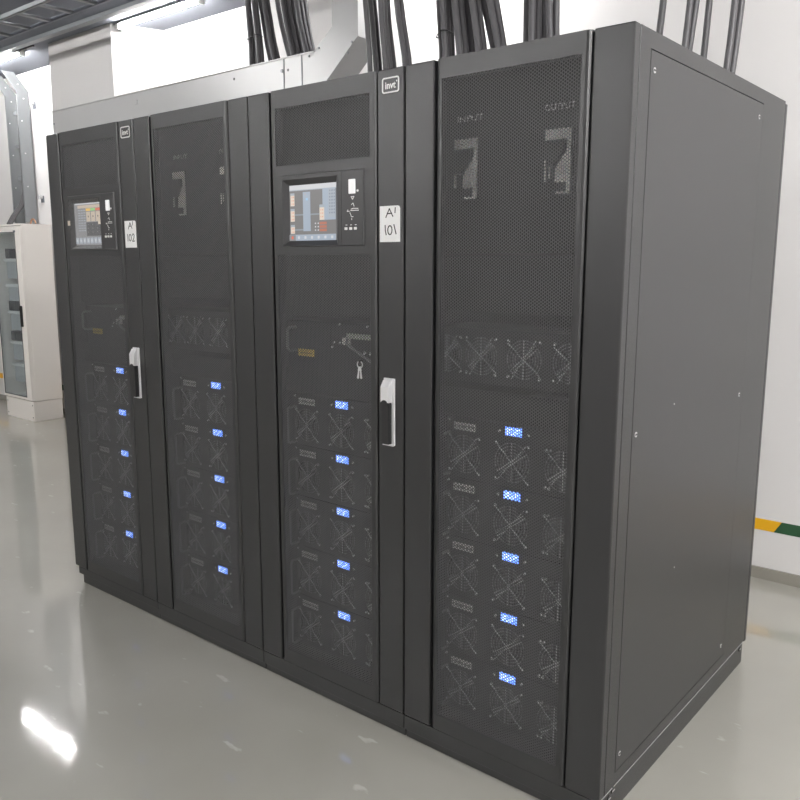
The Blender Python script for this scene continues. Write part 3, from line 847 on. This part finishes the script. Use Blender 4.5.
def cabinet(k, kind, label):
    root = thing('control_cabinet' if kind == 'c' else 'power_cabinet', label, 'cabinet', (k * W, 0, 0), 'row of black equipment cabinets')
    e = .0012; w_ = .007
    last = k == 3
    xr = W - .0045 if last else W - e
    sh = MB().box(e, e + w_, .032, DEP, .082, H - .002).box(xr - w_, xr, .032, DEP, .082, H - .002)
    sh.box(e + w_, xr - w_, .032, DEP, H - .010, H - .002).box(e + w_, xr - w_, .032, DEP, .082, .094).box(e + w_, xr - w_, DEP - .01, DEP, .094, H - .01)
    sh.build('body', PAINT, root)
    px0 = .045 if k == 0 else e
    MB().box(px0, W - e, .012, 1.185, 0, .0795).build('plinth', PAINT, root, bevel=.003)
    fr = MB().box(px0 - .018 if k == 0 else e, W - e, .002, .031, .045 if k == 0 else .03, .0775)
    fr.build('bottom_rail', PAINT, root, bevel=.002)
    MB().box(.002, W - .002, DEP + .008, 1.229, .072, H - .006).build('rear_door', PAINT, root, bevel=.003)
    MB().box(.008, W - .008, DEP, DEP + .008, .09, H - .02).build('rear_gasket', BLACKG, root)
    # trim bars left and right of the door
    for xa, xb in ((.0025, .1015), (.5625, W - .0025)):
        if last and xb > .6: xb = W
        MB().box(xa, xb, 0, .031, .080, H).build('side_trim', PAINT, root, bevel=.0035, seg=2)
    MB().box(BX0 - .0065, BX0, .012, .031, .080, H - .004).box(BX1, BX1 + .0065, .012, .031, .080, H - .004).build('door_seal', BLACKG, root)
    # door
    if kind == 'c':
        mx0, mx1 = .133, .533
        door = plate('door', PAINT, root, [BX0, mx0, .160, .506, mx1, BX1], [.080, .130, 1.496, 1.526, 1.738, 1.773, 1.948, H],
                     {(1, 1), (2, 1), (3, 1), (1, 5), (2, 5), (3, 5), (2, 3)}, 0, .022, bevel=.010)
        for (za, zb) in ((.130, 1.496), (1.773, 1.948)):
            link('perforated_sheet', sheet_mesh(mx0, mx1, za, zb, .0012), door)
        MB().box(.10, .56, .06, .064, 1.775, 1.975).build('inner_panel', INNER, root)
        MB().box(.10, .56, .06, .064, 1.30, 1.515).build('inner_panel', INNER, root)
        display_panel(root, '102' if k == 0 else '101')
        logo_plate(root); swing_handle(root); paper_label(root, '102' if k == 0 else '101')
        MB().box(.14, .53, .023, .04, 1.50, 1.765).build('display_back', BLACKP, root)
    else:
        mx0, mx1 = .129, .533
        door = plate('door', PAINT, root, [BX0, mx0, mx1, BX1], [.080, .130, 1.952, H], {(1, 1)}, 0, .022, bevel=.013)
        link('perforated_sheet', sheet_mesh(mx0, mx1, .130, 1.952, .0012), door)
        MB().box(.012, .648, MY, MY + .003, 1.498, 1.972).build('inner_panel', INNER, root)
        MB().box(.012, .648, MY - .008, MY - .005, 1.338, 1.491).build('inner_panel', INNER, root)
        for j, x0 in enumerate((.105, .391)):
            breaker(root, x0, j)
        text('panel_caption', 'INPUT', .022, DIMINK, root, (.150, MY - .001, 1.861), width=.085)
        text('panel_caption', 'OUTPUT', .022, DIMINK, root, (.425, MY - .001, 1.861), width=.085)
    MB().box(.012, .648, MY + .01, MY + .013, 1.03, 1.112).build('inner_panel', INNER, root)
    MB().box(.012, .648, MY + .01, MY + .013, .097, .106).build('inner_panel', INNER, root)
    if last:
        sf = plate('side_frame', PAINT, root, [.0325, .0900, .9600, 1.197], [.0835, .1200, 1.9620, H - .001], {(1, 1)}, W, W - .0045, plane='yz', bevel=.002)
        spn = MB().box(W - .0042, W + .0006, .0925, .9585, .1225, 1.9595).build('side_panel', PAINT, root, bevel=.0012)
        for yy in (.114, .922):
            for zz in (.167, 1.047, 1.917): MB().cyl((W + .0006, yy, zz), 'x', .0068, .0014, 12).box(W + .0020, W + .0026, yy - .0055, yy + .0055, zz - .0022, zz + .0022, 1).build('panel_screw', [SCREW, DSCREW], spn)
        for yy, zz in ((.36, 1.092), (.435, .599)): MB().cyl((W + .0006, yy, zz), 'x', .0022, .0006, 8).build('rivet', SCREW, spn)
        MB().box(W - e, W - e + .002, .004, 1.184, .0800, .0810).build('plinth_seam', DIMINK, root)
        for yy, zz in ((.062, .060), (1.150, .066), (.085, .072)): MB().cyl((W - e, yy, zz), 'x', .010, .003, 10).box(W - e + .003, W - e + .0036, yy - .007, yy + .007, zz - .0015, zz + .0015, 1).build('plinth_bolt', [DSCREW, SCREW], root)
    return root

cabs = [cabinet(0, 'c', 'leftmost black cabinet marked 102, with a film-covered touchscreen'),
        cabinet(1, 'p', 'black full mesh door cabinet standing between the 102 and 101 cabinets'),
        cabinet(2, 'c', 'black cabinet marked 101, with touchscreen, silver handle and hanging keys'),
        cabinet(3, 'p', 'rightmost black full mesh door cabinet showing its large plain side')]
WHERE = ['the leftmost cabinet marked 102', 'the mesh cabinet between 102 and 101', 'the cabinet marked 101', 'the rightmost cabinet']
DZ = [1.0085, .8245, .6415, .4550, .2700]
POS = ['topmost', 'second from top', 'middle', 'fourth from top', 'bottom']
proto = make_module(); first = True
for k in range(4):
    for i, z in enumerate(DZ):
        o = proto if first else copy_tree(proto); first = False
        o.location = (k * W, 0, z - .163)
        tag(o, f'{POS[i]} of five blue-display power modules inside {WHERE[k]}', 'module', 'power modules behind the mesh doors')
ft = make_fan_tray()
for n, k in enumerate((1, 3)):
    o = ft if n == 0 else copy_tree(ft)
    o.location = (k * W, 0, 1.135); tag(o, f'tray of four cooling fans above the modules in {WHERE[k]}', 'fan tray', 'fan trays behind the mesh doors')
bp_ = make_bypass()
for n, k in enumerate((0, 2)):
    o = bp_ if n == 0 else copy_tree(bp_)
    o.location = (k * W, 0, 1.1135); tag(o, f'yellow-labelled bypass module above the power modules in {WHERE[k]}', 'module', 'bypass modules behind the mesh doors')

# keys hanging from the mesh door of cabinet 101
kx, kz = 2 * W + .492, 1.172
kr = thing('key_ring', 'pair of small keys on a ring hanging from the 101 mesh door', 'keys', (kx, 0, kz))
n = 20
MB().tube([(.0105 * math.cos(2 * math.pi * i / n), -.005, -.004 + .0105 * math.sin(2 * math.pi * i / n)) for i in range(n)], .0017, 6, closed=True).build('ring', GUARD, kr)
MB().cyl((.001, .0005, .0065), 'y', .004, -.009, 10).build('hook', DSCREW, kr)
for s_, dx in ((-1, -.006), (1, .005)):
    kb = MB()
    a = (0 + .001 * s_, -.012); b2 = (dx, -.048)
    dxx, dzz = (b2[0] - a[0]), (b2[1] - a[1]); L = math.hypot(dxx, dzz); ux, uz = dxx / L, dzz / L; nx_, nz_ = -uz, ux
    def Q(u, v): return (a[0] + ux * u + nx_ * v, a[1] + uz * u + nz_ * v)
    kb.prism([Q(-.002, -.0018), Q(.010, -.0035), Q(.013, -.002), Q(.034, -.0042), Q(.036, .0), Q(.034, .0036), Q(.013, .0022), Q(.010, .0035), Q(-.002, .0018)], 'y', -.0065 + .0018 * s_, -.005 + .0018 * s_)
    kb.build('key', SCREW, kr)

# ------------------------------------------------------------------ world & view
wd = bpy.data.worlds.new('world'); S.world = wd; wd.use_nodes = True
wd.node_tree.nodes['Background'].inputs['Color'].default_value = (.05, .05, .055, 1)
S.view_settings.view_transform = 'Standard'; S.view_settings.look = 'None'
S.view_settings.gamma = 1; S.view_settings.use_curve_mapping = False
S.view_settings.exposure = 0.0
S.cycles.max_bounces = 8; S.cycles.diffuse_bounces = 5; S.cycles.glossy_bounces = 4; S.cycles.transparent_max_bounces = 8
S.cycles.caustics_reflective = False; S.cycles.caustics_refractive = False
S.cycles.sample_clamp_indirect = 6
